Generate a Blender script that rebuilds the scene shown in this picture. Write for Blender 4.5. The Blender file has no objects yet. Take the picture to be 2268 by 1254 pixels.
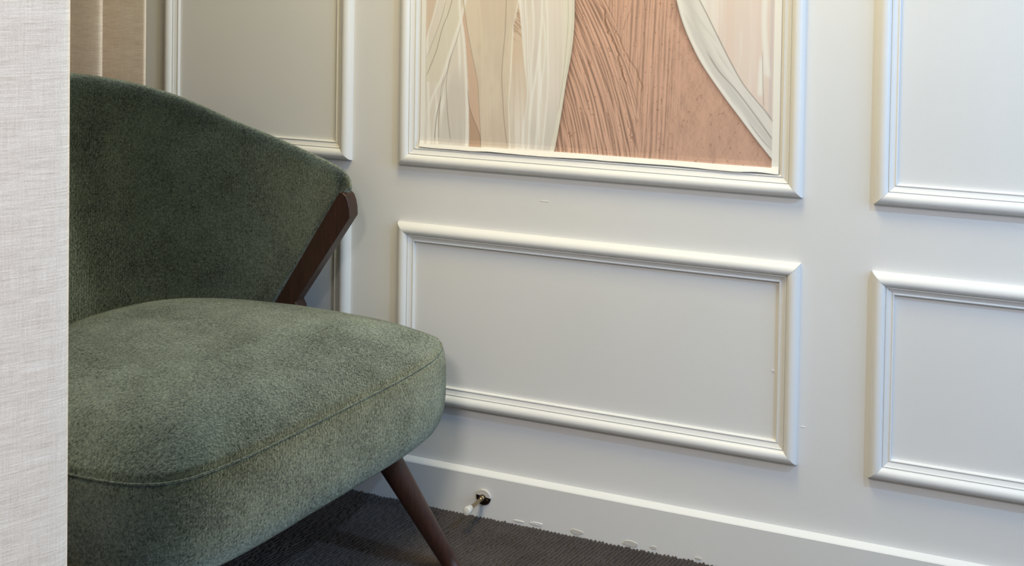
import bpy, bmesh, math, random
import numpy as np
from mathutils import Vector, Matrix

random.seed(7)
rng = np.random.default_rng(7)
scene = bpy.context.scene
col = scene.collection

# ------------------------------------------------------------------ camera
YAW, PITCH, ROLL = math.atan(2400 / 6224), math.atan(50 / 2400), .0155
fw = np.array([-math.sin(YAW) * math.cos(PITCH), math.cos(YAW) * math.cos(PITCH), -math.sin(PITCH)])
r0 = np.array([math.cos(YAW), math.sin(YAW), 0.])
d0 = np.cross(fw, r0)
RT = math.cos(ROLL) * r0 - math.sin(ROLL) * d0
DN = math.sin(ROLL) * r0 + math.cos(ROLL) * d0
cam_data = bpy.data.cameras.new('camera')
cam_data.sensor_width = 36.0
cam_data.lens = 2400 / 2268 * 36
cam_data.shift_y = -(627 - 10) / 2268
cam_data.clip_start = .02
cam = bpy.data.objects.new('camera', cam_data)
M4 = Matrix.Identity(4)
for i in range(3):
    M4[i][0], M4[i][1], M4[i][2] = RT[i], -DN[i], -fw[i]
M4[0][3], M4[1][3], M4[2][3] = 0.0, -2.228, 1.2
cam.matrix_world = M4
col.objects.link(cam)
scene.camera = cam

# ------------------------------------------------------------------ world, light, exposure
world = bpy.data.worlds.new('world'); scene.world = world
world.use_nodes = True
bg = world.node_tree.nodes['Background']
bg.inputs[0].default_value = (.62, .78, 1.0, 1); bg.inputs[1].default_value = 1.0
scene.view_settings.view_transform = 'Standard'
scene.view_settings.look = 'None'
scene.view_settings.exposure = 0.0
scene.view_settings.gamma = 1.0
scene.view_settings.use_curve_mapping = False

CEIL = 2.45
XL, XR, YF = -2.30, 1.70, -4.20          # left wall, right wall, wall behind the viewer

def area_light(name, loc, direction, sx, sy, power, colour, spread=180):
    l = bpy.data.lights.new(name, 'AREA'); l.shape = 'RECTANGLE'; l.size = sx; l.size_y = sy
    l.energy = power; l.color = colour; l.spread = math.radians(spread)
    o = bpy.data.objects.new(name, l); col.objects.link(o)
    o.location = loc
    o.rotation_euler = Vector(direction).to_track_quat('-Z', 'Y').to_euler()
    return o
# daylight of the window in the right wall
area_light('window_daylight', (XR + .10, -1.05, 1.45), (-1, 0, -.05), 1.25, 1.2, 28, (.38, .62, 1.0))

# ------------------------------------------------------------------ helpers
def link(name, me, mat=None, parent=None):
    o = bpy.data.objects.new(name, me); col.objects.link(o)
    if mat is not None and not me.materials: me.materials.append(mat)
    if parent is not None: o.parent = parent
    return o

def tag(o, label=None, cat=None, group=None, kind=None):
    if label: o['label'] = label
    if cat: o['category'] = cat
    if group: o['group'] = group
    if kind: o['kind'] = kind
    return o

def empty(name, loc=(0, 0, 0)):
    o = bpy.data.objects.new(name, None); o.location = loc; o.empty_display_size = .05
    col.objects.link(o); return o

def mesh(name, verts, faces, smooth=True, uv=None):
    me = bpy.data.meshes.new(name)
    me.from_pydata([tuple(v) for v in verts], [], faces)
    if smooth: me.polygons.foreach_set('use_smooth', [True] * len(me.polygons))
    me.update()
    return me

def grid_faces(nu, nv, wrap_u=False, wrap_v=False):
    f = []
    for i in range(nu if wrap_u else nu - 1):
        for j in range(nv if wrap_v else nv - 1):
            a = i * nv + j; b = ((i + 1) % nu) * nv + j
            c = ((i + 1) % nu) * nv + (j + 1) % nv; d = i * nv + (j + 1) % nv
            f.append((a, b, c, d))
    return f

def grid_mesh_np(name, V, nu, nv, keep=None, smooth=True):
    """big grid through foreach_set; V is (nu*nv,3)"""
    ii, jj = np.meshgrid(np.arange(nu - 1), np.arange(nv - 1), indexing='ij')
    a = (ii * nv + jj).ravel()
    q = np.stack([a, a + nv, a + nv + 1, a + 1], 1)
    if keep is not None: q = q[keep.ravel()]
    used = np.unique(q); remap = -np.ones(len(V), int); remap[used] = np.arange(len(used))
    V = V[used]; q = remap[q]
    me = bpy.data.meshes.new(name)
    me.vertices.add(len(V)); me.vertices.foreach_set('co', V.astype(np.float32).ravel())
    me.loops.add(q.size); me.loops.foreach_set('vertex_index', q.astype(np.int32).ravel())
    me.polygons.add(len(q)); me.polygons.foreach_set('loop_start', np.arange(0, q.size, 4, dtype=np.int32))
    me.polygons.foreach_set('use_smooth', np.full(len(q), smooth))
    me.update(calc_edges=True); me.validate()
    return me, used

def boxm(name, x0, x1, y0, y1, z0, z1, bevel=0.0):
    bm = bmesh.new(); bmesh.ops.create_cube(bm, size=1)
    for v in bm.verts:
        v.co = ((x0 + x1) / 2 + v.co.x * (x1 - x0), (y0 + y1) / 2 + v.co.y * (y1 - y0), (z0 + z1) / 2 + v.co.z * (z1 - z0))
    if bevel: bmesh.ops.bevel(bm, geom=bm.edges[:], offset=bevel, segments=2, affect='EDGES')
    me = bpy.data.meshes.new(name); bm.to_mesh(me); bm.free(); return me

def catmull(P, n, closed=False):
    P = np.asarray(P, float); m = len(P)
    segs = m if closed else m - 1
    out = []
    for k in range(n):
        t = k / n * segs if closed else k / (n - 1) * segs
        i = min(int(t), segs - 1); u = t - i
        g = (lambda q: P[q % m]) if closed else (lambda q: P[min(max(q, 0), m - 1)])
        p0, p1, p2, p3 = g(i - 1), g(i), g(i + 1), g(i + 2)
        out.append(.5 * (2 * p1 + (p2 - p0) * u + (2 * p0 - 5 * p1 + 4 * p2 - p3) * u * u + (3 * p1 - p0 - 3 * p2 + p3) * u ** 3))
    return np.array(out)

def resample(P, n, closed=False):
    P = np.asarray(P, float)
    Q = np.vstack([P, P[:1]]) if closed else P
    s = np.r_[0, np.cumsum(np.linalg.norm(np.diff(Q, axis=0), axis=1))]
    t = np.linspace(0, s[-1], n + 1)[:-1] if closed else np.linspace(0, s[-1], n)
    return np.stack([np.interp(t, s, Q[:, k]) for k in range(Q.shape[1])], 1)

def tube(name, P, rad, seg=10, closed=False, caps=True):
    P = np.asarray(P, float); n = len(P)
    rad = np.full(n, rad) if np.isscalar(rad) else np.asarray(rad)
    T = np.gradient(P, axis=0) if not closed else np.roll(P, -1, 0) - np.roll(P, 1, 0)
    T /= np.linalg.norm(T, axis=1)[:, None] + 1e-12
    ref = np.array([0, 0, 1.]) if abs(T[0][2]) < .9 else np.array([1., 0, 0])
    V = []
    for i in range(n):
        a = np.cross(T[i], ref); a /= np.linalg.norm(a); b = np.cross(T[i], a)
        for k in range(seg):
            q = 2 * math.pi * k / seg
            V.append(P[i] + rad[i] * (math.cos(q) * a + math.sin(q) * b))
    F = grid_faces(n, seg, closed, True)
    if caps and not closed:
        F.append(tuple(range(seg - 1, -1, -1))); F.append(tuple((n - 1) * seg + k for k in range(seg)))
    return mesh(name, V, F)

# ------------------------------------------------------------------ materials
def lin(c):
    return tuple(((v / 255) / 12.92 if v / 255 <= .04045 else ((v / 255 + .055) / 1.055) ** 2.4) for v in c) + (1,)

class NT:
    def __init__(s, name):
        s.m = bpy.data.materials.new(name); s.m.use_nodes = True
        s.t = s.m.node_tree; s.b = s.t.nodes['Principled BSDF']
    def n(s, typ, **kw):
        nd = s.t.nodes.new(typ)
        for k, v in kw.items():
            if k.startswith('i_'): 
                key = k[2:]; key = int(key) if key.isdigit() else key.replace('_', ' ')
                nd.inputs[key].default_value = v
            else: setattr(nd, k, v)
        return nd
    def l(s, a, b): s.t.links.new(a, b)
    def set(s, **kw):
        for k, v in kw.items(): s.b.inputs[k.replace('_', ' ')].default_value = v
        return s
    def coords(s, scale=(1, 1, 1), rot=(0, 0, 0), kind='Object'):
        tc = s.n('ShaderNodeTexCoord'); mp = s.n('ShaderNodeMapping')
        mp.inputs['Scale'].default_value = scale; mp.inputs['Rotation'].default_value = rot
        s.l(tc.outputs[kind], mp.inputs[0]); return mp.outputs[0]
    def noise(s, vec, scale, detail=4, rough=.6):
        nd = s.n('ShaderNodeTexNoise'); nd.inputs['Scale'].default_value = scale
        nd.inputs['Detail'].default_value = detail; nd.inputs['Roughness'].default_value = rough
        s.l(vec, nd.inputs['Vector']); return nd.outputs['Fac']
    def ramp(s, fac, stops):
        r = s.n('ShaderNodeValToRGB'); e = r.color_ramp.elements
        while len(e) < len(stops): e.new(.5)
        for k, (p, c) in enumerate(stops): e[k].position = p; e[k].color = c
        s.l(fac, r.inputs[0]); return r.outputs[0]
    def mix(s, fac, a, b, mode='MIX'):
        m = s.n('ShaderNodeMix', data_type='RGBA', blend_type=mode)
        if isinstance(fac, (int, float)): m.inputs[0].default_value = fac
        else: s.l(fac, m.inputs[0])
        for sock, v in ((m.inputs[6], a), (m.inputs[7], b)):
            if isinstance(v, tuple): sock.default_value = v
            else: s.l(v, sock)
        return m.outputs[2]
    def math(s, op, a, b=None):
        m = s.n('ShaderNodeMath', operation=op)
        for k, v in enumerate((a, b)):
            if v is None: continue
            if isinstance(v, (int, float)): m.inputs[k].default_value = v
            else: s.l(v, m.inputs[k])
        return m.outputs[0]
    def bump(s, h, strength, dist):
        b = s.n('ShaderNodeBump'); b.inputs['Strength'].default_value = strength; b.inputs['Distance'].default_value = dist
        s.l(h, b.inputs['Height']); s.l(b.outputs[0], s.b.inputs['Normal'])

def paint(name, c, rough, stipple, scale=420, dist=.0006):
    t = NT(name); t.set(Roughness=rough)
    v = t.coords()
    f = t.noise(v, 1.6, 3, .6)
    c2 = tuple(x * .965 for x in c[:3]) + (1,)
    t.l(t.ramp(f, [(.35, c2), (.65, c)]), t.b.inputs['Base Color'])
    h = t.noise(v, scale, 3, .55)
    t.bump(h, stipple, dist)
    return t.m
M_WALL = paint('wall paint', (.80, .80, .795, 1), .55, .16, 300, .0006)
M_TRIM = paint('satin trim paint', (.82, .82, .81, 1), .38, .12, 120, .0006)
M_CEIL = paint('ceiling paint', (.82, .82, .80, 1), .8, .1)
M_FILL_CUT = paint('fill-cutting greige paint', (.46, .44, .41, 1), .6, .16, 300, .0006)  # unseen walls: tone darkened on purpose to reduce bounced fill light
M_CHIP_SHADE = paint('bare plaster chip and shaded paint', (.62, .60, .56, 1), .8, .2)  # plaster flakes; also the rosette's white paint, greyed to stand for shade

def velvet(name, dark, light, sheen_col, sheen=.9, rib_rot=0.0):
    t = NT(name); t.set(Roughness=.85); t.b.inputs['Specular IOR Level'].default_value = .12
    v = t.coords()
    big = t.noise(v, 9, 4, .6)
    mid = t.noise(v, 190, 3, .7)
    fine = t.noise(t.coords((1, .5, .7), (0, 0, .7)), 430, 3, .75)
    f = t.math('ADD', t.math('MULTIPLY', big, .22), t.math('ADD', t.math('MULTIPLY', mid, .36), t.math('MULTIPLY', fine, .42)))
    base = t.ramp(f, [(.38, dark), (.62, light)])
    olive = t.noise(t.coords((1, 1, 1), (0, 0, .4)), 22, 3, .6)
    base = t.mix(t.ramp(olive, [(.45, (0, 0, 0, 1)), (.75, (.35, .35, .35, 1))]), base, tuple(light[k] * m for k, m in enumerate((1.1, .95, .8))) + (1,))
    t.l(base, t.b.inputs['Base Color'])
    pile = t.n('ShaderNodeBsdfSheen', distribution='ASHIKHMIN'); pile.inputs['Roughness'].default_value = .60
    t.l(t.ramp(f, [(.39, tuple(c * .22 for c in sheen_col[:3]) + (1,)), (.61, sheen_col)]), pile.inputs['Color'])
    add = t.n('ShaderNodeAddShader'); t.l(t.b.outputs[0], add.inputs[0]); t.l(pile.outputs[0], add.inputs[1])
    t.l(add.outputs[0], t.t.nodes['Material Output'].inputs[0])
    # fine ribs of the weave
    w = t.n('ShaderNodeTexWave', wave_type='BANDS', bands_direction='X')
    w.inputs['Scale'].default_value = 2 * math.pi / .0048 / 20; w.inputs['Distortion'].default_value = 1.5
    w.inputs['Detail'].default_value = 1; w.inputs['Detail Scale'].default_value = 2
    t.l(t.coords((1, 1, 1), (0, 0, rib_rot)), w.inputs['Vector'])
    h = t.math('ADD', t.math('MULTIPLY', w.outputs['Fac'], .08), t.math('ADD', t.math('MULTIPLY', mid, 1.0), t.math('MULTIPLY', fine, .9)))
    t.bump(h, .8, .0020); t.l(t.b.inputs['Normal'].links[0].from_socket, pile.inputs['Normal'])
    return t.m
M_VELVET = velvet('green chenille', lin((3, 8, 6)), lin((46, 58, 50)), (.73, .79, .63, 1), 1.0, math.radians(-40))
M_WOOD = NT('walnut').set(Roughness=.42)
_v = M_WOOD.coords((50, 50, 4), (0, -.45, 0))
M_WOOD.l(M_WOOD.ramp(M_WOOD.noise(_v, 5, 5, .65), [(.3, lin((40, 24, 20))), (.7, lin((68, 43, 35)))]), M_WOOD.b.inputs['Base Color'])
M_WOOD = M_WOOD.m

def linen(name, a, b):
    t = NT(name); t.set(Roughness=.9); t.b.inputs['Specular IOR Level'].default_value = .15
    hs = t.noise(t.coords((26, 560, 1), kind='UV'), 1, 4, .72)      # weft slubs
    vs = t.noise(t.coords((560, 20, 1), kind='UV'), 1, 4, .72)      # warp slubs
    fine = t.noise(t.coords((520, 520, 1), kind='UV'), 1, 2, .6)
    wide = t.noise(t.coords((6, 60, 1), kind='UV'), 1, 3, .6)
    f = t.math('ADD', t.math('MULTIPLY', hs, .44), t.math('ADD', t.math('MULTIPLY', vs, .21), t.math('ADD', t.math('MULTIPLY', fine, .2), t.math('MULTIPLY', wide, .15))))
    t.l(t.ramp(f, [(.36, a), (.62, b)]), t.b.inputs['Base Color'])
    t.b.inputs['Sheen Weight'].default_value = .15
    t.bump(f, .5, .0012)
    return t.m
M_LINEN = linen('oatmeal linen', lin((204, 186, 168)), lin((251, 239, 225)))

t = NT('ribbed brown carpet'); t.set(Roughness=.95); t.b.inputs['Specular IOR Level'].default_value = .1
_v = t.coords()
f = t.math('ADD', t.math('MULTIPLY', t.noise(_v, 160, 3, .7), .6), t.math('MULTIPLY', t.noise(_v, 14, 3, .6), .4))
t.l(t.ramp(f, [(.3, lin((64, 58, 55))), (.7, lin((90, 83, 79)))]), t.b.inputs['Base Color'])
M_PILE = t.m
t = NT('carpet field'); t.set(Roughness=.95); t.b.inputs['Specular IOR Level'].default_value = .1
_v = t.coords()
f = t.math('ADD', t.math('MULTIPLY', t.noise(_v, 160, 3, .7), .6), t.math('MULTIPLY', t.noise(_v, 14, 3, .6), .4))
t.l(t.ramp(f, [(.35, lin((40, 36, 35))), (.65, lin((76, 70, 66)))]), t.b.inputs['Base Color'])
w = t.n('ShaderNodeTexWave', wave_type='BANDS', bands_direction='X'); w.inputs['Scale'].default_value = 2 * math.pi / .0080 / 20; w.inputs['Distortion'].default_value = .6
t.l(t.coords((1, 1, 1), (0, 0, math.radians(15.7))), w.inputs['Vector'])
t.bump(t.math('ADD', w.outputs['Fac'], t.math('MULTIPLY', t.noise(_v, 300, 2, .6), .5)), .9, .004)
M_CARPET = t.m

def simple(name, c, rough=.4, metal=0.0):
    t = NT(name); t.set(Roughness=rough, Metallic=metal)
    f = t.noise(t.coords(), 60, 3, .6)
    t.l(t.ramp(f, [(.3, tuple(x * .85 for x in c[:3]) + (1,)), (.7, c)]), t.b.inputs['Base Color'])
    return t.m
M_BRASS = simple('aged brass', (.42, .34, .20, 1), .3, 1)
M_BRONZE = simple('dark bronze', (.045, .03, .02, 1), .35, .7)
M_RUBBER = simple('white rubber', (.72, .71, .66, 1), .6)
M_ALU = simple('white aluminium', (.75, .75, .75, 1), .4)
t = NT('window glass'); t.t.nodes.remove(t.b)
mx = t.n('ShaderNodeMixShader'); mx.inputs[0].default_value = .06
tr = t.n('ShaderNodeBsdfTransparent'); gl = t.n('ShaderNodeBsdfGlossy'); gl.inputs['Roughness'].default_value = .02
t.l(tr.outputs[0], mx.inputs[1]); t.l(gl.outputs[0], mx.inputs[2])
t.l(mx.outputs[0], t.t.nodes['Material Output'].inputs[0])
M_GLASS = t.m
def emit(name, c, s):
    t = NT(name); t.b.inputs['Emission Color'].default_value = c; t.b.inputs['Emission Strength'].default_value = s
    t.set(Base_Color=(.8, .8, .8, 1)); return t.m

# ------------------------------------------------------------------ room shell
def struct(name, me, mat, label=None):
    return tag(link(name, me, mat), label=label, kind='structure')

TK = .12
struct('floor', boxm('floor', XL - TK, XR + TK, YF - TK, TK, -.1, .0015), M_CARPET, 'dark brown ribbed carpet floor')
struct('ceiling', boxm('ceiling', XL - TK, XR + TK, YF - TK, TK, CEIL, CEIL + .1), M_CEIL, 'plain white ceiling above the room')
struct('wall_back', boxm('wall_back', XL - TK, XR + TK, 0, TK, 0, CEIL), M_WALL, 'white panelled wall behind the green chair')
struct('wall_left', boxm('wall_left', XL - TK, XL, YF, 0, 0, CEIL), M_FILL_CUT, 'plain wall left of the curtains, darkened to greige to cut fill light')
struct('wall_front', boxm('wall_front', XL - TK, XR + TK, YF - TK, YF, 0, CEIL), M_FILL_CUT, 'plain wall behind the viewer, darkened to greige to cut fill light')
# right wall with a window opening
WY0, WY1, WZ0, WZ1 = -1.75, -.35, .8, 2.1
wr = tag(empty('wall_right', (XR, -2.1, 0)), 'white wall with a wide window on the right', kind='structure')
for a in ((YF, WY0, 0, CEIL), (WY1, 0, 0, CEIL), (WY0, WY1, 0, WZ0), (WY0, WY1, WZ1, CEIL)):
    o = link('wall_section', boxm('wall_section', 0, TK, a[0] + 2.1, a[1] + 2.1, a[2], a[3]), M_WALL, wr)
win = tag(empty('window_1', (XR, (WY0 + WY1) / 2, WZ0)), 'wide white framed window in the right wall', kind='structure')
hw, hh = (WY1 - WY0) / 2, WZ1 - WZ0
for (y0, y1, z0, z1) in ((-hw, hw, 0, .06), (-hw, hw, hh - .06, hh), (-hw, -hw + .06, .06, hh - .06), (hw - .06, hw, .06, hh - .06), (-.03, .03, .06, hh - .06)):
    link('window_frame', boxm('window_frame', .02, .08, y0, y1, z0, z1, .004), M_TRIM, win)
for (y0, y1) in ((-hw + .06, -.03), (.03, hw - .06)):
    link('pane', boxm('pane', .045, .049, y0, y1, .06, hh - .06), M_GLASS, win)

# skirting: flat board, slightly sloping top edge
BBT = .017
def skirting(name, x0, x1, label):
    prof = [(0, 0), (-BBT, 0), (-BBT, .0995), (-BBT + .0015, .1015), (-.002, .1065), (0, .1068)]
    V, F = [], []
    xs = np.linspace(x0, x1, 40)
    for x in xs:
        for (y, z) in prof: V.append((x, y, z))
    F = grid_faces(len(xs), len(prof), False, True)
    F += [tuple(range(len(prof))), tuple((len(xs) - 1) * len(prof) + k for k in reversed(range(len(prof))))]
    me = mesh(name, V, F, smooth=False)
    return struct(name, me, M_TRIM, label)
bb = skirting('baseboard_back', XL, XR, 'white painted skirting board along the panelled wall')

# panel moulding: round outer bead, groove, small fillet, inner cove
PROF = [(0, 0), (0.0002, .0040), (.0010, .0078), (.0030, .0122), (.0062, .0160), (.0102, .0184), (.0146, .0193), (.0190, .0186), (.0226, .0164), (.0252, .0132),
        (.0264, .0102), (.0269, .0092), (.0273, .0106), (.0282, .0113), (.0293, .0109), (.0299, .0090), (.0320, .0081), (.0350, .0067), (.0378, .0059), (.0390, .0058), (.0393, .0070), (.0404, .0074), (.0418, .0066), (.0424, .0040), (.0426, 0)]
def panel_frame(name, x0, x1, z0, z1, label):
    e = tag(empty(name, (x0, 0, z0)), label, kind='structure')
    w, h = x1 - x0, z1 - z0
    def rail(c0, c1, along, inward, gap):
        c0, c1, along, inward = map(np.array, (c0, c1, along, inward))
        V = []
        nseg = 14
        L = np.linalg.norm(c1 - c0)
        for k in range(nseg + 1):
            tt = k / nseg
            for (u, v) in PROF:
                a = u + gap + (L - 2 * (u + gap)) * tt
                p = c0 + along * a + inward * u
                V.append((p[0], -v, p[1]))
        n = len(PROF)
        F = grid_faces(nseg + 1, n) + [tuple(range(n)), tuple(nseg * n + q for q in reversed(range(n)))]
        me = mesh('moulding_rail', V, F, smooth=True)
        me.polygons[len(me.polygons) - 1].use_smooth = False; me.polygons[len(me.polygons) - 2].use_smooth = False
        bm = bmesh.new(); bm.from_mesh(me); bmesh.ops.recalc_face_normals(bm, faces=bm.faces)
        for ed in bm.edges:
            if len(ed.link_faces) == 2 and ed.calc_face_angle(0) > .75: ed.smooth = False
        bm.to_mesh(me); bm.free()
        link('moulding_rail', me, M_TRIM, e)
    g = .00025
    rail((0, 0), (w, 0), (1, 0), (0, 1), g)
    rail((w, 0), (w, h), (0, 1), (-1, 0), g)
    rail((w, h), (0, h), (-1, 0), (0, -1), g)
    rail((0, h), (0, 0), (0, -1), (1, 0), g)
    return e
ZL0, ZL1, ZU0, ZU1 = .2385, .6455, .7770, 2.10
FX = [(-1.789, -1.254), (-1.130, -.229), (-.094, .560)]
panel_frame('trim_1', *FX[0], ZU0, ZU1, 'tall white moulding frame beside the far curtain')
panel_frame('trim_2', *FX[0], ZL0, ZL1, 'low white moulding frame hidden mostly behind the chair back')
panel_frame('trim_3', *FX[1], ZU0, ZU1, 'tall white moulding frame around the terracotta print')
panel_frame('trim_4', *FX[1], ZL0, ZL1, 'low wide white moulding frame under the terracotta print')
panel_frame('trim_5', *FX[2], ZU0, ZU1, 'tall white moulding frame at the right with an empty panel')
panel_frame('trim_6', *FX[2], ZL0, ZL1, 'low white moulding frame at the lower right')

# peeled paint flakes low on the skirting and a filler dab on the wall panel
def flake(parent, x, y, z, w, h, seed, mat, th=.0012):
    r = random.Random(seed); n = 12
    ring = []
    for k in range(n):
        a = 2 * math.pi * k / n; q = .75 + .35 * r.random()
        ring.append((w * q * math.cos(a), h * q * math.sin(a)))
    V = [(px, 0.0004, pz) for px, pz in ring] + [(px * .86, -th, pz * .86) for px, pz in ring]
    F = [(k, (k + 1) % n, n + (k + 1) % n, n + k) for k in range(n)] + [tuple(range(2 * n - 1, n - 1, -1))]
    o = link('paint_chip', mesh('paint_chip', V, F, smooth=False), mat, parent)
    o.location = (x, y, z); return o
for k, (x, z, w, h, m) in enumerate([(-.818, .0145, .010, .0016, M_TRIM), (-.776, .0165, .013, .0032, M_TRIM), (-.684, .0170, .012, .0048, M_CHIP_SHADE), (-.566, .0160, .016, .0052, M_CHIP_SHADE),
                                     (-.515, .0180, .006, .0030, M_CHIP_SHADE), (-.421, .014, .006, .002, M_CHIP_SHADE)]):
    flake(bb, x, -BBT, z + .001, w * 1.3, h * 1.35, k, m)
wb = bpy.data.objects['wall_back']
flake(wb, -.280, 0, .421, .0026, .0024, 31, M_TRIM, .0016)
flake(wb, -.219, 0, .316, .006, .0008, 32, M_TRIM, .0008)
flake(wb, -.775, 0, .722, .011, .0009, 33, M_TRIM, .0007)

# ------------------------------------------------------------------ carpet pile near the wall (real ribs)
RIB, TH = .0080, math.radians(15.7)
ex = np.array([math.cos(TH), -math.sin(TH)]); ey = np.array([math.sin(TH), math.cos(TH)])
def vnoise(x, y, seed):
    r = np.random.default_rng(seed); tab = r.random((257, 257))
    xi = np.floor(x).astype(int); yi = np.floor(y).astype(int); fx = x - xi; fy = y - yi
    fx = fx * fx * (3 - 2 * fx); fy = fy * fy * (3 - 2 * fy)
    g = lambda a, b: tab[a % 256, b % 256]
    return (g(xi, yi) * (1 - fx) + g(xi + 1, yi) * fx) * (1 - fy) + (g(xi, yi + 1) * (1 - fx) + g(xi + 1, yi + 1) * fx) * fy
X0, X1, Y0, Y1 = -1.60, -.15, -.62, -BBT - .0002
corner = np.array([[X0, Y0], [X1, Y0], [X0, Y1], [X1, Y1]])
a0, a1 = (corner @ ex).min(), (corner @ ex).max(); b0, b1 = (corner @ ey).min(), (corner @ ey).max()
na, nb = int((a1 - a0) / .00142), int((b1 - b0) / .0024)
A, B = np.meshgrid(np.linspace(a0, a1, na), np.linspace(b0, b1, nb), indexing='ij')
rib = np.floor(A / RIB)
wob = (vnoise(rib * 7.3, B / .02, 3) - .5) * .0016
ph = (A + wob) / RIB
tuft = vnoise(rib * 3.1 + 11, B / .0055, 5)
Z = .0015 + (.0105 * np.abs(np.sin(np.pi * ph)) ** 1.25) * (.62 + .40 * tuft) + .0008 * vnoise(A / .02, B / .02, 9)
PX, PY = A * ex[0] + B * ey[0], A * ex[1] + B * ey[1]
edge_lim = Y1 - .0015 * vnoise(PX / .006, PX * 0, 12)
keep_v = (PX > X0) & (PX < X1) & (PY > Y0) & (PY < edge_lim)
near = np.clip(1 - (Y1 - PY) / .012, 0, 1)
Z = Z * (1 - .72 * near) + near * (.0055 + .0065 * (vnoise(PX / .0045, PX * 0 + 3, 15) - .45).clip(0))
keep = keep_v[:-1, :-1] & keep_v[1:, 1:] & keep_v[1:, :-1] & keep_v[:-1, 1:]
me, _ = grid_mesh_np('carpet_pile', np.stack([PX.ravel(), PY.ravel(), Z.ravel()], 1), na, nb, keep)
pile = link('carpet_pile', me, M_PILE, bpy.data.objects['floor']); tag(pile, 'looped ribs of the dark brown carpet', kind='stuff')

# ------------------------------------------------------------------ curtains
def curtain(name, ctrl, z0, z1, label, nz=26, th=.0016, n=420, seed=0):
    P = resample(catmull(ctrl, 1600), n)
    s = np.r_[0, np.cumsum(np.linalg.norm(np.diff(P, axis=0), axis=1))]
    T = np.gradient(P, axis=0); T /= np.linalg.norm(T, axis=1)[:, None]; N = np.stack([-T[:, 1], T[:, 0]], 1)
    zs = np.linspace(z0, z1, nz)
    V, UV = [], []
    for side in (1, -1):
        for i in range(n):
            for j, z in enumerate(zs):
                f = (z - z0) / (z1 - z0)
                off = .0025 * math.sin(s[i] * 21 + seed + 1.5 * f) * (1 - f)
                p = P[i] + N[i] * (side * th / 2 + off)
                V.append((p[0], p[1], z)); UV.append((s[i], z))
    G = n * nz
    F = grid_faces(n, nz)
    F += [tuple(G + q for q in reversed(f)) for f in grid_faces(n, nz)]
    for i in range(n - 1):
        F.append((i * nz, G + i * nz, G + (i + 1) * nz, (i + 1) * nz)); F.append((i * nz + nz - 1, (i + 1) * nz + nz - 1, G + (i + 1) * nz + nz - 1, G + i * nz + nz - 1))
    for j in range(nz - 1):
        F.append((j, j + 1, G + j + 1, G + j)); q = (n - 1) * nz; F.append((q + j + 1, q + j, G + q + j, G + q + j + 1))
    me = mesh(name, V, F)
    uvl = me.uv_layers.new(name='UVMap')
    vi = np.zeros(len(me.loops), np.int32); me.loops.foreach_get('vertex_index', vi)
    uvl.data.foreach_set('uv', np.array(UV, np.float32)[vi].ravel())
    return link(name, me, M_LINEN)

front_ctrl = []
k = 0; x = -2.25
while x < -1.04:
    front_ctrl.append((x, -1.375 + (.055 if k % 2 else -.055) + .01 * math.sin(k * 1.7))); x += .062; k += 1
front_ctrl += [(-1.015, -1.31), (-.995, -1.37), (-.984, -1.435), (-.965, -1.432), (-.940, -1.395), (-.915, -1.350), (-.895, -1.312), (-.8865, -1.294), (-.892, -1.285), (-.908, -1.294), (-.93, -1.32)]
c1 = curtain('curtain', front_ctrl, .012, 2.40, '', seed=1)
tag(c1, 'pale oatmeal linen curtain hanging close to the viewer at the left edge', 'curtain', 'linen booth curtains')
rear_ctrl = [(-1.7105, -.170), (-1.712, -.1735), (-1.720, -.1745), (-1.76, -.170), (-1.80, -.165), (-1.84, -.160), (-1.868, -.158), (-1.875, -.164), (-1.868, -.172), (-1.845, -.183), (-1.824, -.1905), (-1.815, -.198), (-1.823, -.2045), (-1.86, -.203), (-1.92, -.193), (-1.98, -.186), (-2.01, -.184),
             (-2.016, -.192), (-1.995, -.208), (-1.978, -.218), (-1.985, -.226), (-2.04, -.222), (-2.10, -.20), (-2.13, -.16), (-2.15, -.19), (-2.18, -.21), (-2.22, -.17), (-2.26, -.15)]
c2 = curtain('curtain', rear_ctrl, .012, 2.40, '', seed=4, n=300)
tag(c2, 'shaded beige linen curtain hanging against the wall behind the chair back', 'curtain', 'linen booth curtains')
def track(P, label):
    o = link('curtain_track', tube('curtain_track', P, .012, 8), M_ALU)
    tag(o, label, 'curtain track', 'curtain tracks under the ceiling')
    for q in np.linspace(0, 1, 4):
        p = np.array(P[0]) * (1 - q) + np.array(P[-1]) * q
        link('bracket', boxm('bracket', p[0] - .012, p[0] + .012, p[1] - .012, p[1] + .012, p[2], CEIL), M_ALU, o)
track([(XL, -1.375, 2.415), (-1.6, -1.375, 2.415), (-.80, -1.375, 2.415)], 'white rail carrying the near linen curtain')
track([(XL, -.18, 2.415), (-2.0, -.18, 2.415), (-1.62, -.18, 2.415)], 'white rail carrying the linen curtain by the wall')

# ------------------------------------------------------------------ green chair
CH = np.array([-1.30, -.50, 0.0])
chair = tag(empty('accent_chair', tuple(CH)), 'green chenille accent chair with curved back and dark walnut frame', 'chair')
def cl(me):
    me.transform(Matrix.Translation((-CH[0], -CH[1], -CH[2]))); return me
AX = np.array([math.cos(math.radians(-11)), math.sin(math.radians(-11))]); AO = np.array([-1.28, -.49])
def mirror(p):
    d = np.array(p[:2]) - AO; a = (d @ AX) * AX; q = AO + a - (d - a); return (q[0], q[1]) + tuple(p[2:])

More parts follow.
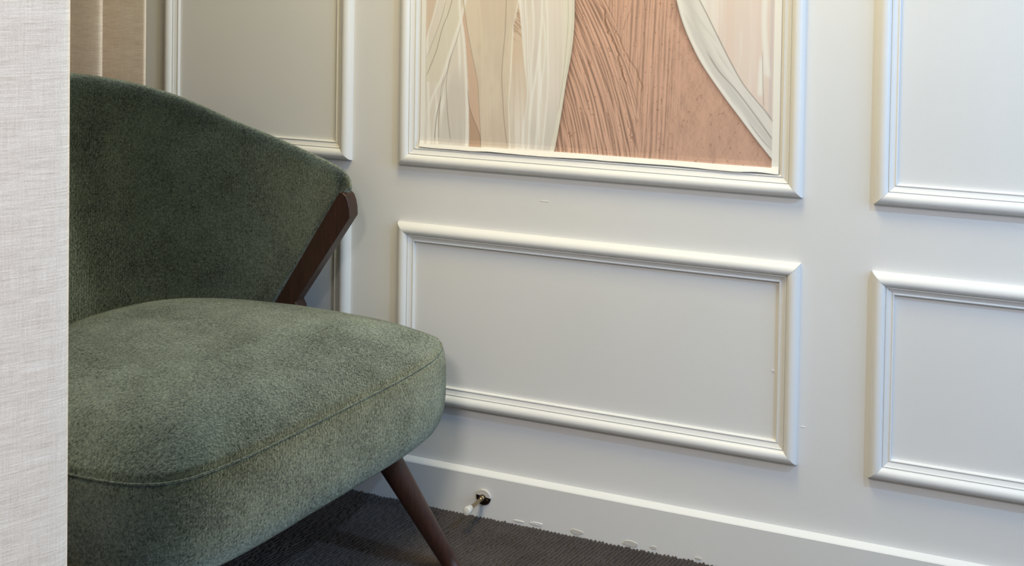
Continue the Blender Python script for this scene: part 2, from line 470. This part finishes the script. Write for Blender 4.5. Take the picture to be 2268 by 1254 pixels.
outline = [(-.948, -.150), (-.937, -.195), (-.934, -.24), (-.941, -.33), (-.963, -.466), (-.985, -.587), (-1.005, -.696), (-1.028, -.788), (-1.059, -.860), (-1.112, -.899), (-1.188, -.912), (-1.257, -.912),
           (-1.36, -.90), (-1.47, -.865), (-1.58, -.79), (-1.675, -.66), (-1.715, -.50), (-1.70, -.34), (-1.63, -.215), (-1.50, -.140), (-1.35, -.105), (-1.20, -.088), (-1.06, -.088), (-.993, -.103), (-.962, -.122)]
NO = 220
OUT = resample(catmull(outline, 900, True), NO, True)
tg = np.roll(OUT, -1, 0) - np.roll(OUT, 1, 0); tg /= np.linalg.norm(tg, axis=1)[:, None]
nrm = np.stack([tg[:, 1], -tg[:, 0]], 1)
cen = OUT.mean(0)
if ((OUT - cen) * nrm).sum() < 0: nrm = -nrm
rings = []
def rg(d, z, sc=1.0):
    p = cen + (OUT + nrm * d - cen) * sc
    rings.append(np.c_[p, np.full(NO, z)])
rg(0, .268, .02); rg(0, .264, .5); rg(0, .260, .86)
for d, z in ((-.034, .2545), (-.024, .2525), (-.014, .2555), (-.005, .264), (.002, .277), (.006, .295), (.008, .32), (.0085, .35), (.0075, .38), (.005, .402), (.002, .415), (-.001, .4215), (-.0045, .4235), (-.0060, .4265), (-.0075, .4325)): rg(d, z)
CROWN = .074
fwd = ((OUT - cen) @ AX) / np.abs((OUT - cen) @ AX).max()
PEXP = 4.4 - 1.6 * np.clip(fwd + .1, 0, 1) + 1.2 * np.clip(-fwd, 0, 1)
for q in np.r_[np.linspace(.012, .3, 16), np.linspace(.34, .985, 16)]:
    sc = 1 - q
    p = cen + (OUT - nrm * .0075 - cen) * sc
    rings.append(np.c_[p, .4325 + CROWN * (1 - sc ** PEXP)])
V = np.vstack(rings); F = grid_faces(len(rings), NO, False, True)
F = [tuple(reversed(f)) for f in F]
F.append(tuple(range(NO))); F.append(tuple((len(rings) - 1) * NO + q for q in reversed(range(NO))))
sm = mesh('seat', V, F)
bm = bmesh.new(); bm.from_mesh(sm); bmesh.ops.recalc_face_normals(bm, faces=bm.faces); bm.to_mesh(sm); bm.free()
seat = link('seat', cl(sm), M_VELVET, chair)
pp = OUT - nrm * .0012
link('seam_piping', cl(tube('seam_piping', np.c_[pp, np.full(NO, .4222)], .0019, 6, True)), M_VELVET, seat)

# curved backrest shell
Tl = [(-1.196, -.110, .735), (-1.204, -.106, .756), (-1.222, -.102, .773), (-1.255, -.098, .786), (-1.30, -.096, .801), (-1.40, -.101, .835), (-1.50, -.126, .873), (-1.60, -.171, .921), (-1.68, -.232, .955), (-1.745, -.325, .980)]
Tc = [(-1.785, -.41, .990)]
TT = Tl + Tc + [mirror(p) for p in reversed(Tl)]
Bl = [(-1.385, -.116), (-1.393, -.118), (-1.406, -.121), (-1.428, -.126), (-1.458, -.134), (-1.520, -.163), (-1.560, -.195), (-1.605, -.245), (-1.640, -.305), (-1.662, -.360)]
Bl = [p + (.44,) for p in Bl]
BB = Bl + [(-1.672, -.40, .44)] + [mirror(p) for p in reversed(Bl)]
NP = 150
tcur = catmull(TT, 1200); bcur = catmull(BB, 1200)
sarc = np.r_[0, np.cumsum(np.linalg.norm(np.diff(tcur, axis=0), axis=1))]; Ltot = sarc[-1]
u = np.linspace(0, 1, NP); u = Ltot * (u - .10 * np.sin(2 * math.pi * u))   # finer at the two ends
ti = np.stack([np.interp(u, sarc, tcur[:, k]) for k in range(3)], 1)
bi = np.stack([np.interp(u, sarc, bcur[:, k]) for k in range(3)], 1)
mid = .5 * (ti + bi)
tg = np.gradient(mid[:, :2], axis=0); tg /= np.linalg.norm(tg, axis=1)[:, None]
nb_ = np.stack([-tg[:, 1], tg[:, 0]], 1)
if ((mid[:, :2] - AO) * nb_).sum() < 0: nb_ = -nb_
HT = .025
prof = []
for q in np.linspace(-.14, .90, 20): prof.append((q, -1 + .10 * math.sin(math.pi * max(q, 0)), 0))
for a in np.linspace(0, math.pi, 13)[1:-1]: prof.append((.90 + .10 * math.sin(a) ** .9, -math.cos(a), 0))
for q in np.linspace(.90, -.14, 16): prof.append((q, 1, 0))
V = []
for i in range(NP):
    de = min(u[i], Ltot - u[i]); r = .026
    hfac = math.sqrt(max(1 - (1 - min(de / r, 1)) ** 2, .0)) * .94 + .06
    for (s_, o_, _) in prof:
        p = bi[i] + (ti[i] - bi[i]) * s_
        off = o_ * HT * hfac
        V.append((p[0] + nb_[i][0] * off, p[1] + nb_[i][1] * off, p[2]))
n_ = len(prof)
F = grid_faces(NP, n_, False, True) + [tuple(range(n_)), tuple((NP - 1) * n_ + k for k in reversed(range(n_)))]
bmsh = mesh('backrest', V, F)
bm = bmesh.new(); bm.from_mesh(bmsh); bmesh.ops.recalc_face_normals(bm, faces=bm.faces); bm.to_mesh(bmsh); bm.free()
back = link('backrest', cl(bmsh), M_VELVET, chair)
# welt along the outer top edge, turning down both front ends
w0 = []
for i in range(NP):
    de = min(u[i], Ltot - u[i]); hfac = math.sqrt(max(1 - (1 - min(de / .026, 1)) ** 2, 0))
    p = bi[i] + (ti[i] - bi[i]) * .955
    w0.append((p[0] + nb_[i][0] * HT * .80 * hfac, p[1] + nb_[i][1] * HT * .80 * hfac, p[2]))
w0 = np.array(w0)
link('back_piping', cl(tube('back_piping', w0, .003, 6)), M_VELVET, back)

# walnut frame: arm post at each end of the backrest, legs
def post(mir):
    poly = [(-1.4150, .415), (-1.3860, .466), (-1.3280, .5560), (-1.2720, .6400), (-1.2140, .7270), (-1.2045, .7260), (-1.1970, .7200), (-1.1915, .7080), (-1.1880, .6920), (-1.1870, .6730), (-1.3225, .4690), (-1.3150, .4560), (-1.3100, .415)]
    V = []
    for y in (-.128, -.090):
        for (x, z) in poly:
            p = (x, y + .02 * (x + 1.19), z)
            if mir: p = mirror(p)
            V.append(p)
    n = len(poly)
    F = [tuple(range(n)), tuple(range(2 * n - 1, n - 1, -1))] + [(k, n + k, n + (k + 1) % n, (k + 1) % n) for k in range(n)]
    me = mesh('arm_post', V, F, smooth=False)
    bm = bmesh.new(); bm.from_mesh(me); bmesh.ops.recalc_face_normals(bm, faces=bm.faces)
    bmesh.ops.bevel(bm, geom=bm.edges[:], offset=.0012, segments=1, affect='EDGES'); bm.to_mesh(me); bm.free()
    o = link('arm_post', cl(me), M_WOOD, chair); tag(o, 'dark walnut slanted arm post')
post(False); post(True)
def leg(top, foot):
    P = np.array([np.array(top) * (1 - q) + np.array(foot) * q for q in np.linspace(0, 1, 8)])
    R = np.linspace(.0262, .0155, 8)
    o = link('leg', cl(tube('leg', P, R, 24)), M_WOOD, chair)
fl_top, fl_foot = (-.9905, -.333, .272), (-.8705, -.2385, .0035)
leg(fl_top, fl_foot)
leg(mirror((-1.06, -.32, .272)), mirror((-.99, -.22, .0035)))
rl_top, rl_foot = (-1.47, -.26, .27), (-1.60, -.17, .0035)
leg(rl_top, rl_foot); leg(mirror(rl_top), mirror(rl_foot))

# ------------------------------------------------------------------ door stop on the skirting
ds = tag(empty('door_stop', (-.902, -BBT, .053)), 'small brass door stop with white rubber tip on the skirting board', 'door stop')
def lathe(name, prof, axis_len_dir, seg=24):
    V = []; d = np.array(axis_len_dir, float); d /= np.linalg.norm(d)
    a = np.cross(d, [0, 0, 1.]); a /= np.linalg.norm(a); b = np.cross(a, d)
    for (s_, r) in prof:
        for k in range(seg):
            q = 2 * math.pi * k / seg; V.append(d * s_ + r * (math.cos(q) * a + math.sin(q) * b))
    F = grid_faces(len(prof), seg, False, True) + [tuple(range(seg)), tuple((len(prof) - 1) * seg + k for k in reversed(range(seg)))]
    me = mesh(name, V, F)
    bm = bmesh.new(); bm.from_mesh(me); bmesh.ops.recalc_face_normals(bm, faces=bm.faces)
    for ed in bm.edges:
        if len(ed.link_faces) == 2 and ed.calc_face_angle(0) > .7: ed.smooth = False
    bm.to_mesh(me); bm.free(); return me
link('rosette', lathe('rosette', [(0, .0175), (.0016, .0175), (.0032, .0160), (.0036, .0120), (.0048, .0080), (.0060, .0068)], (0, -1, 0)), M_BRONZE, ds)
rd = (.0, -.1, .012)
link('rod', lathe('rod', [(.003, .0062), (.012, .0062), (.013, .0050), (.016, .0050), (.017, .0058), (.022, .0058), (.023, .0042), (.080, .0042)], rd), M_BRASS, ds)
link('rubber_tip', lathe('rubber_tip', [(.074, .0055), (.076, .0068), (.090, .0090), (.096, .0092), (.0985, .0080), (.0995, .0050)], rd), M_RUBBER, ds)
# white paint smeared over the rosette's upper half, shade put in as grey
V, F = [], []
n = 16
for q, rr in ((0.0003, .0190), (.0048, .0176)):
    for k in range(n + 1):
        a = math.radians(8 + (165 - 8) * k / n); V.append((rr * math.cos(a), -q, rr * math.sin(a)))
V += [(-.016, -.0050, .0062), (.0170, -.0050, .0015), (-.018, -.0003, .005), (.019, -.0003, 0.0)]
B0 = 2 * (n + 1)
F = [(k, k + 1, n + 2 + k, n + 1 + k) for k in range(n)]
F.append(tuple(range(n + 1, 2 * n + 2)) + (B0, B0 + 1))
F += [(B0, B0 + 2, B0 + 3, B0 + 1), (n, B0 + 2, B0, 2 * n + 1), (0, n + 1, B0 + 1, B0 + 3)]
link('paint_cover', mesh('paint_cover', V, F, smooth=False), M_CHIP_SHADE, ds)
link('screw', lathe('screw', [(.0030, .0024), (.0052, .0022), (.0056, .0012)], (0, -1, 0), 12), M_BRASS, ds).location = (.0105, 0, -.0035)

# ------------------------------------------------------------------ terracotta print in the middle upper panel
CUR = {
    'R1': [(416, 399), (416, 383), (416, 330), (411, 272), (399, 200), (389, 130), (375, 49)],
    'S1a': [(148, 389), (152, 342), (161, 287), (168, 200), (172, 131), (174, 35)],
    'S1b': [(154, 389), (156, 367), (166, 310), (178, 255), (189, 209), (193, 187), (197, 133), (201, 78), (203, 37)],
    'S1c': [(168, 186), (172, 145), (181, 118), (194, 91), (200, 73), (203, 37)],
    'S2a': [(288, 397), (287, 381), (280, 345), (275, 321), (273, 259), (270, 177), (268, 137), (271, 42)],
    'S2b': [(284, 397), (288, 381), (292, 348), (297, 305), (302, 252), (310, 193), (310, 153), (302, 98), (297, 44)],
    'bri1': [(275, 326), (274, 291), (272, 251), (269, 191), (267, 150), (269, 110), (272, 42)],
    'drk1': [(258, 380), (257, 339), (256, 304), (252, 258), (250, 204), (253, 163), (256, 122), (265, 55)],
    'str1': [(190, 387), (194, 362), (199, 311), (203, 256), (204, 201)],
    'b3': [(341, 398), (341, 334), (336, 269), (330, 215), (322, 167), (318, 126), (315, 45)],
    'b4': [(318, 397), (323, 341), (323, 293), (319, 231), (319, 167), (316, 112)],
    'b5': [(344, 355), (351, 288), (348, 232), (338, 154), (336, 114), (332, 46)],
    'b6': [(353, 398), (356, 302), (358, 195), (354, 128), (347, 47)],
    'e1': [(390, 399), (392, 303), (390, 234), (385, 170), (378, 116), (364, 49)],
    'l1': [(401, 399), (402, 335), (398, 272), (392, 208), (382, 135)],
    'l2': [(412, 399), (412, 330), (407, 267), (395, 202)],
    'd1': [(93, 388), (81, 340), (69, 301), (63, 273)],
    'd2': [(114, 388), (105, 349), (94, 316), (76, 271), (64, 242)],
    'd3': [(130, 388), (118, 347), (104, 313), (91, 266), (80, 237), (64, 200)],
    'd4': [(162, 389), (152, 345), (136, 298), (119, 247), (103, 199), (81, 154), (69, 111)],
    'd5': [(149, 328), (137, 287), (125, 253), (115, 217), (106, 189), (101, 155), (89, 110), (86, 52)],
    'v1': [(128, 259), (119, 222), (116, 183), (118, 142), (122, 101), (130, 54)],
    'v2': [(111, 211), (103, 177), (101, 149), (98, 110), (98, 53)],
    'v3': [(101, 163), (94, 113), (86, 57)],
    'R2': [(632, 411), (638, 388), (651, 344), (671, 298), (696, 253), (741, 191), (776, 147), (811, 103), (841, 68), (857, 50)],
    'L1': [(673, 412), (697, 369), (721, 323), (751, 266), (777, 222), (804, 189), (824, 167), (844, 140)],
    'L2': [(702, 285), (728, 245), (764, 207), (798, 165), (844, 104)],
    'L3': [(785, 150), (813, 115), (843, 84)],
    'L4': [(665, 388), (680, 362), (692, 340)],
    'L5': [(816, 292), (818, 232), (821, 170)],
    'w1': [(819, 403), (819, 335), (824, 272), (829, 230)],
    'w2': [(816, 283), (814, 232), (813, 192)],
    'K1': [(463, 384), (482, 364), (490, 326), (500, 300), (514, 280), (520, 249), (536, 200)],
    'K2': [(490, 350), (507, 321), (525, 287), (544, 255), (559, 230), (573, 187)],
    'K3': [(533, 145), (541, 116), (553, 79)],
    'K4': [(522, 316), (533, 342), (545, 386)],
}
# the sheet, in millimetres from the frame's lower left corner (world x -1.13, z .78)
AU0, AU1, AV0, AV1 = 51, 853.5, 41.5, 1290       # paper
BU0, BU1 = 62.5, 838.5                          # printed field, a white margin around it
def bottom(u): return 49.5 + 3.3 * np.clip((u - 62) / 300, 0, 1)
us = np.linspace(AU0, AU1, 640)
vs = np.r_[np.linspace(AV0, 425, 320), np.linspace(427, AV1, 70)]
U, W = np.meshgrid(us, vs, indexing='ij')
def at(name, v):
    P = np.array(CUR[name], float); P = P[np.argsort(P[:, 1])]
    P = catmull(P, 120)
    lo, hi = P[0], P[-1]
    r = np.interp(v, P[:, 1], P[:, 0])
    # carry the line on above the part in view, bending back gently
    sl = (P[-1, 0] - P[-6, 0]) / (P[-1, 1] - P[-6, 1] + 1e-9)
    return np.where(v > hi[1], hi[0] + sl * 120 * (1 - np.exp(-(v - hi[1]) / 120)), r)
def rng_mask(name, v, ext=True):
    P = np.array(CUR[name]); top = P[:, 1].max()
    up = np.inf if (ext and top > 375) else top
    lo = P[:, 1].min()
    return np.clip((v - lo) / 12, 0, 1) * (1 if up == np.inf else np.clip((up - v) / 18, 0, 1))
C3 = lambda *c: np.array(lin(c)[:3])
img = np.zeros(U.shape + (3,))
def fbm(x, y, seed, o=4):
    s = 0; a = .5; 
    for k in range(o): s = s + a * vnoise(x * 2 ** k + 17 * k, y * 2 ** k + 9 * k, seed + k); a *= .5
    return s / (1 - .5 ** o)
def mixc(img, col_, m): return img * (1 - m[..., None]) + col_ * m[..., None]
# impasto ground
terra = C3(204, 165, 145)
lean = .36 * np.clip((U - 380) / 120, 0, 1) + .10
c_l = U + (W - 60) * (.17 + .19 * np.clip((W - 40) / 340, 0, 1.2))
st_l = fbm(c_l / 4.4, W / 120, 40, 4); st_l2 = fbm(c_l / 3.0, W / 60, 44, 1)
c_r = U - (W - 60) * .035
st_r = fbm(c_r / 5.0, W / 170, 50, 4)
sm_r = fbm(U / 22, W / 30, 55, 5)
edge_x = 560 + (W - 60) * .0 - np.clip((W - 180) / 200, 0, 1) * 70
wl = np.clip((edge_x - U) / 18 + .5, 0, 1); wr_ = np.clip((U - 610) / 60, 0, 1)
tex = wl * (.6 * st_l + .4 * st_l2) + (1 - wl) * ((1 - wr_) * (.75 * st_r + .25 * sm_r) + wr_ * sm_r)
amp = wl * 1.0 + (1 - wl) * ((1 - wr_) * .75 + wr_ * .35)
g = np.gradient(tex, axis=0) * 6
val = 1 + amp * (.50 * (tex - .5) + np.clip(g, -.45, .18) * 1.0)
img = terra[None, None] * np.clip(val, .42, 1.35)[..., None]
def line(img, name, colr, wd, strength, dx=0.0, soft=1.0, ext=True):
    d = np.abs(U - at(name, W) - dx) / wd
    m = np.clip(1 - d, 0, 1) ** soft * strength * rng_mask(name, W, ext)
    return mixc(img, colr, m)
brown = C3(108, 70, 50)
jag = (fbm(W / 9, U * 0, 70, 3) - .5) * 9
for nm, s_ in (('K1', .85), ('K2', .6), ('K3', .6), ('K4', .3)):
    d = np.abs(U - at(nm, W) - jag) / 2.6
    img = mixc(img, brown, np.clip(1 - d, 0, 1) * s_ * rng_mask(nm, W, False))
    img = mixc(img, C3(226, 184, 156), np.clip(1 - np.abs(U - at(nm, W) - jag + 4) / 2.5, 0, 1) * s_ * .6 * rng_mask(nm, W, False))
pits = fbm(U / 5, W / 6, 80, 3)
img = mixc(img, brown, np.clip((pits - .77) / .05, 0, 1) * .45)
# printed soft edge beside the two drapes (part of the picture)
xr1, xr2 = at('R1', W), at('R2', W)
img = mixc(img, C3(84, 52, 38), np.exp(-np.clip(U - xr1, 0, 99) / 4.5) * .72 * (U > xr1 - 1))
img = mixc(img, C3(84, 52, 38), np.exp(-np.clip(xr2 - U, 0, 99) / 5.0) * .85 * (U < xr2 + 1))
ground = img.copy()
# left drape: layered sheers
veil = fbm(U / 26, W / 190, 90, 4); fold = fbm((U + .04 * W) / 6, W / 260, 95, 3)
cream, beige, white, lilac = C3(228, 221, 211), C3(217, 202, 184), C3(245, 243, 238), C3(206, 199, 195)
L = np.zeros_like(img) + cream
L = mixc(L, lilac, np.clip((veil - .42) / .25, 0, 1) * .7)
L = mixc(L, white, np.clip((fold - .50) / .12, 0, 1) * .8)
x1, x2, x3, x4 = at('S1a', W), at('S1b', W), at('S2a', W), at('S2b', W)
band = np.clip((U - x2) / 2, 0, 1) * np.clip((x3 - U) / 2, 0, 1)
bb_c = np.zeros_like(img) + beige
bb_c = mixc(bb_c, C3(229, 216, 196), np.clip((fbm(U / 30, W / 90, 110) - .45) / .2, 0, 1) * .6)
bb_c = mixc(bb_c, C3(208, 190, 174), np.clip((150 - W) / 120, 0, 1) * .55)
L = mixc(L, bb_c, band * .92)
# sheer windows showing the ground
s1 = ((U > x1) & (U < x2)).astype(float)
L = mixc(L, C3(216, 186, 164), s1 * .9)
xc = at('S1c', W); L = mixc(L, C3(190, 160, 138), ((U > x1) & (U < xc)) * np.clip((190 - W) / 40, 0, 1) * .85)
s2 = np.clip((U - x3) / 2, 0, 1) * np.clip((x4 - U) / 2, 0, 1)
L = mixc(L, C3(219, 199, 178), s2 * np.clip((W - 40) / 240, .25, .95))
feather = fbm((U * 1.0 + W * 1.1) / 4, (U - W) / 40, 120, 2)
L = mixc(L, C3(150, 112, 86), s2 * np.clip((W - 285) / 30, 0, 1) * np.clip((feather - .5) / .12, 0, 1) * .5)
# right sheets of the left drape
rp = ((U > at('b3', W)) & (U < xr1)).astype(float)
L = mixc(L, C3(229, 220, 211), ((U > at('b6', W)) & (U < at('e1', W))) * .75)
L = mixc(L, C3(221, 211, 204), ((U > at('b4', W)) & (U < at('b3', W))) * np.clip((W - 200) / 60, 0, 1) * .75)
L = mixc(L, C3(214, 208, 202), ((U > at('b6', W)) & (U < at('e1', W))) * np.clip((190 - W) / 90, 0, 1) * .7)
L = mixc(L, C3(231, 226, 212), ((U > at('e1', W)) & (U < xr1)) * .9)
L = mixc(L, C3(218, 196, 176), ((U < at('d1', W)) & (W > 272)) * .8)
L = mixc(L, C3(226, 220, 204), ((U > at('d2', W)) & (U < at('d4', W)) & (W > 190)) * .75)
L = mixc(L, C3(214, 208, 200), np.clip((U - at('d5', W) - 12) / 8, 0, 1) * np.clip((x1 - 7 - U) / 4, 0, 1) * np.clip((240 - W) / 60, 0, 1) * .8)
for nm, c_, wd, s_ in (('S1a', white, 5, .95), ('bri1', C3(243, 238, 222), 2.4, .95), ('str1', C3(228, 216, 194), 5, .7), ('b3', white, 4, .9), ('b4', white, 4.5, .7), ('b5', white, 3.5, .7), ('b6', white, 3.5, .8),
                       ('d4', white, 5, .9), ('d1', white, 3, .8), ('d5', white, 4, .6), ('S1b', C3(222, 204, 180), 3, .6), ('S2b', white, 2.2, .6)):
    L = line(L, nm, c_, wd, s_, dx=-4 if nm == 'S1a' else 0)
grey = C3(104, 88, 74)
for nm, wd, s_ in (('d3', 1.3, .85), ('d2', 1.2, .55), ('v1', 1.4, .65), ('v2', 1.4, .75), ('v3', 1.2, .6), ('d5', 1.3, .6), ('drk1', 1.5, .6), ('l1', 1.1, .45), ('l2', 1.0, .35), ('S1b', 1.3, .6), ('S1c', 1.4, .7)):
    L = line(L, nm, grey, wd, s_, dx=2.5 if nm in ('d5',) else 0)
img = mixc(img, L, np.clip((xr1 - U) / 1.3 + .5, 0, 1))
# right drape
Rr = np.zeros_like(img) + C3(228, 224, 218)
xl1 = at('L1', W)
stripes = fbm(U / 15, W / 300, 130, 3)
pin = np.zeros_like(img) + C3(235, 225, 216)
pin = mixc(pin, C3(228, 211, 200), np.clip((stripes - .46) / .1, 0, 1) * .8)
for (xa, xb, c_) in ((740, 760, C3(229, 209, 197)), (790, 815, C3(230, 212, 202)), (829, 839, C3(208, 198, 200))):
    pin = mixc(pin, c_, np.clip((U - xa) / 4, 0, 1) * np.clip((xb - U) / 4, 0, 1) * .7)
pin = mixc(pin, C3(236, 233, 226), np.clip((710 - U) / 30 + .5, 0, 1) * .8)
for nm in ('w1', 'w2'):
    pin = line(pin, nm, C3(240, 237, 230), 7, .95, soft=.5)
Rr = mixc(Rr, pin, np.clip((U - xl1) / 1.6 + .5, 0, 1))
dd = (U - xr2)
Rr = mixc(Rr, C3(204, 200, 194), np.clip(1 - np.abs(dd - 26) / 14, 0, 1) * (U < xl1) * .75)
Rr = mixc(Rr, C3(210, 207, 203), np.clip((fbm((U + .72 * W) / 9, (U - W) / 160, 140, 3) - .45) / .15, 0, 1) * (U < xl1) * .7)
Rr = mixc(Rr, C3(240, 237, 230), np.clip(1 - np.abs(dd - 5) / 7, 0, 1) * .9)
for nm, wd, s_ in (('L1', 2.0, .85), ('L2', 2.2, .8), ('L3', 1.8, .65), ('L5', 1.2, .7)):
    Rr = line(Rr, nm, C3(112, 104, 98), wd, s_)
img = mixc(img, Rr, np.clip((U - xr2) / 1.8 + .5, 0, 1))
# white margin
m = ((U < BU0) | (U > BU1) | (W < bottom(U)) | (W > 1280))
img = np.where(m[..., None], C3(242, 240, 234), img)
img = np.clip(img, 0, .92)
lift = .0016 + .0028 * np.clip(1 - (W - AV0) / 22, 0, 1) * (.4 + 1.2 * vnoise(U / 70, U * 0, 150))     # paper lifting along its lower edge
wave = (vnoise(U / 45, U * 0 + 2, 151) - .5) * 3.0 * np.clip(1 - (W - AV0) / 12, 0, 1)
Vp = np.stack([U.ravel() / 1000 - 1.13, -lift.ravel() - .0045 * np.clip(1 - (W.ravel() - AV0) / 14, 0, 1), (W + wave).ravel() / 1000 + .78], 1)
org = np.array([-1.13 + .4525, 0, .8215])
me, used = grid_mesh_np('print', Vp - org, len(us), len(vs))
ca = me.color_attributes.new('print', 'FLOAT_COLOR', 'POINT')
ca.data.foreach_set('color', np.c_[img.reshape(-1, 3), np.ones(U.size)][used].astype(np.float32).ravel())
t = NT('printed paper'); t.set(Roughness=.6); t.b.inputs['Specular IOR Level'].default_value = .3
an = t.n('ShaderNodeAttribute', attribute_name='print')
t.l(an.outputs['Color'], t.b.inputs['Base Color'])
bm = bmesh.new(); bm.from_mesh(me); bmesh.ops.recalc_face_normals(bm, faces=bm.faces)
bm.to_mesh(me); bm.free()
pr = link('art_print', me, t.m); pr.location = tuple(org)
md = pr.modifiers.new('thickness', 'SOLIDIFY'); md.thickness = .0003; md.offset = 0
tag(pr, 'unframed abstract print of terracotta paint between pale sheer drapes in the middle panel', 'art print')

# ------------------------------------------------------------------ ceiling downlights
def downlight(loc, colour, power, label, size=.10):
    e = tag(empty('downlight', loc), label, 'ceiling light', 'recessed ceiling lights')
    link('trim_ring', lathe('trim_ring', [(0, .062), (.004, .062), (.006, .058), (.004, .050), (0, .050)], (0, 0.0001, -1)), M_ALU, e)
    link('lens', lathe('lens', [(.0, .049), (.002, .049)], (0, 0.0001, -1)), emit('lamp lens', tuple(colour) + (1,), 4.0), e)
    l = bpy.data.lights.new('downlight_lamp', 'AREA'); l.shape = 'DISK'; l.size = size; l.energy = power; l.color = colour
    o = bpy.data.objects.new('downlight_lamp', l); col.objects.link(o); o.parent = e; o.location = (0, 0, -.008)
    return e
downlight((1.05, -1.30, CEIL - .0005), (.46, .71, 1.0), 25, 'cool white recessed ceiling light on the right')
# square ceiling panels
def light_panel(x, y, power, colour, label):
    pl = tag(empty('light_panel', (x, y, CEIL)), label, 'ceiling light', 'square ceiling light panels')
    for (x0, x1, y0, y1) in ((-.30, .30, -.30, -.28), (-.30, .30, .28, .30), (-.30, -.28, -.28, .28), (.28, .30, -.28, .28)):
        link('panel_frame', boxm('panel_frame', x0, x1, y0, y1, -.012, -.0005, .001), M_ALU, pl)
    link('diffuser', boxm('diffuser', -.28, .28, -.28, .28, -.006, -.0005), emit('panel diffuser', colour + (1,), 3.0), pl)
    l = bpy.data.lights.new('panel_lamp', 'AREA'); l.shape = 'SQUARE'; l.size = .55; l.energy = power; l.color = colour
    o = bpy.data.objects.new('panel_lamp', l); col.objects.link(o); o.parent = pl; o.location = (0, 0, -.014)
light_panel(-.58, -.72, 21.5, (1.0, .84, .44), 'square warm ceiling light panel near the panelled wall')
light_panel(-.45, -2.90, 40, (1.0, .89, .79), 'square ceiling light panel behind the viewer')
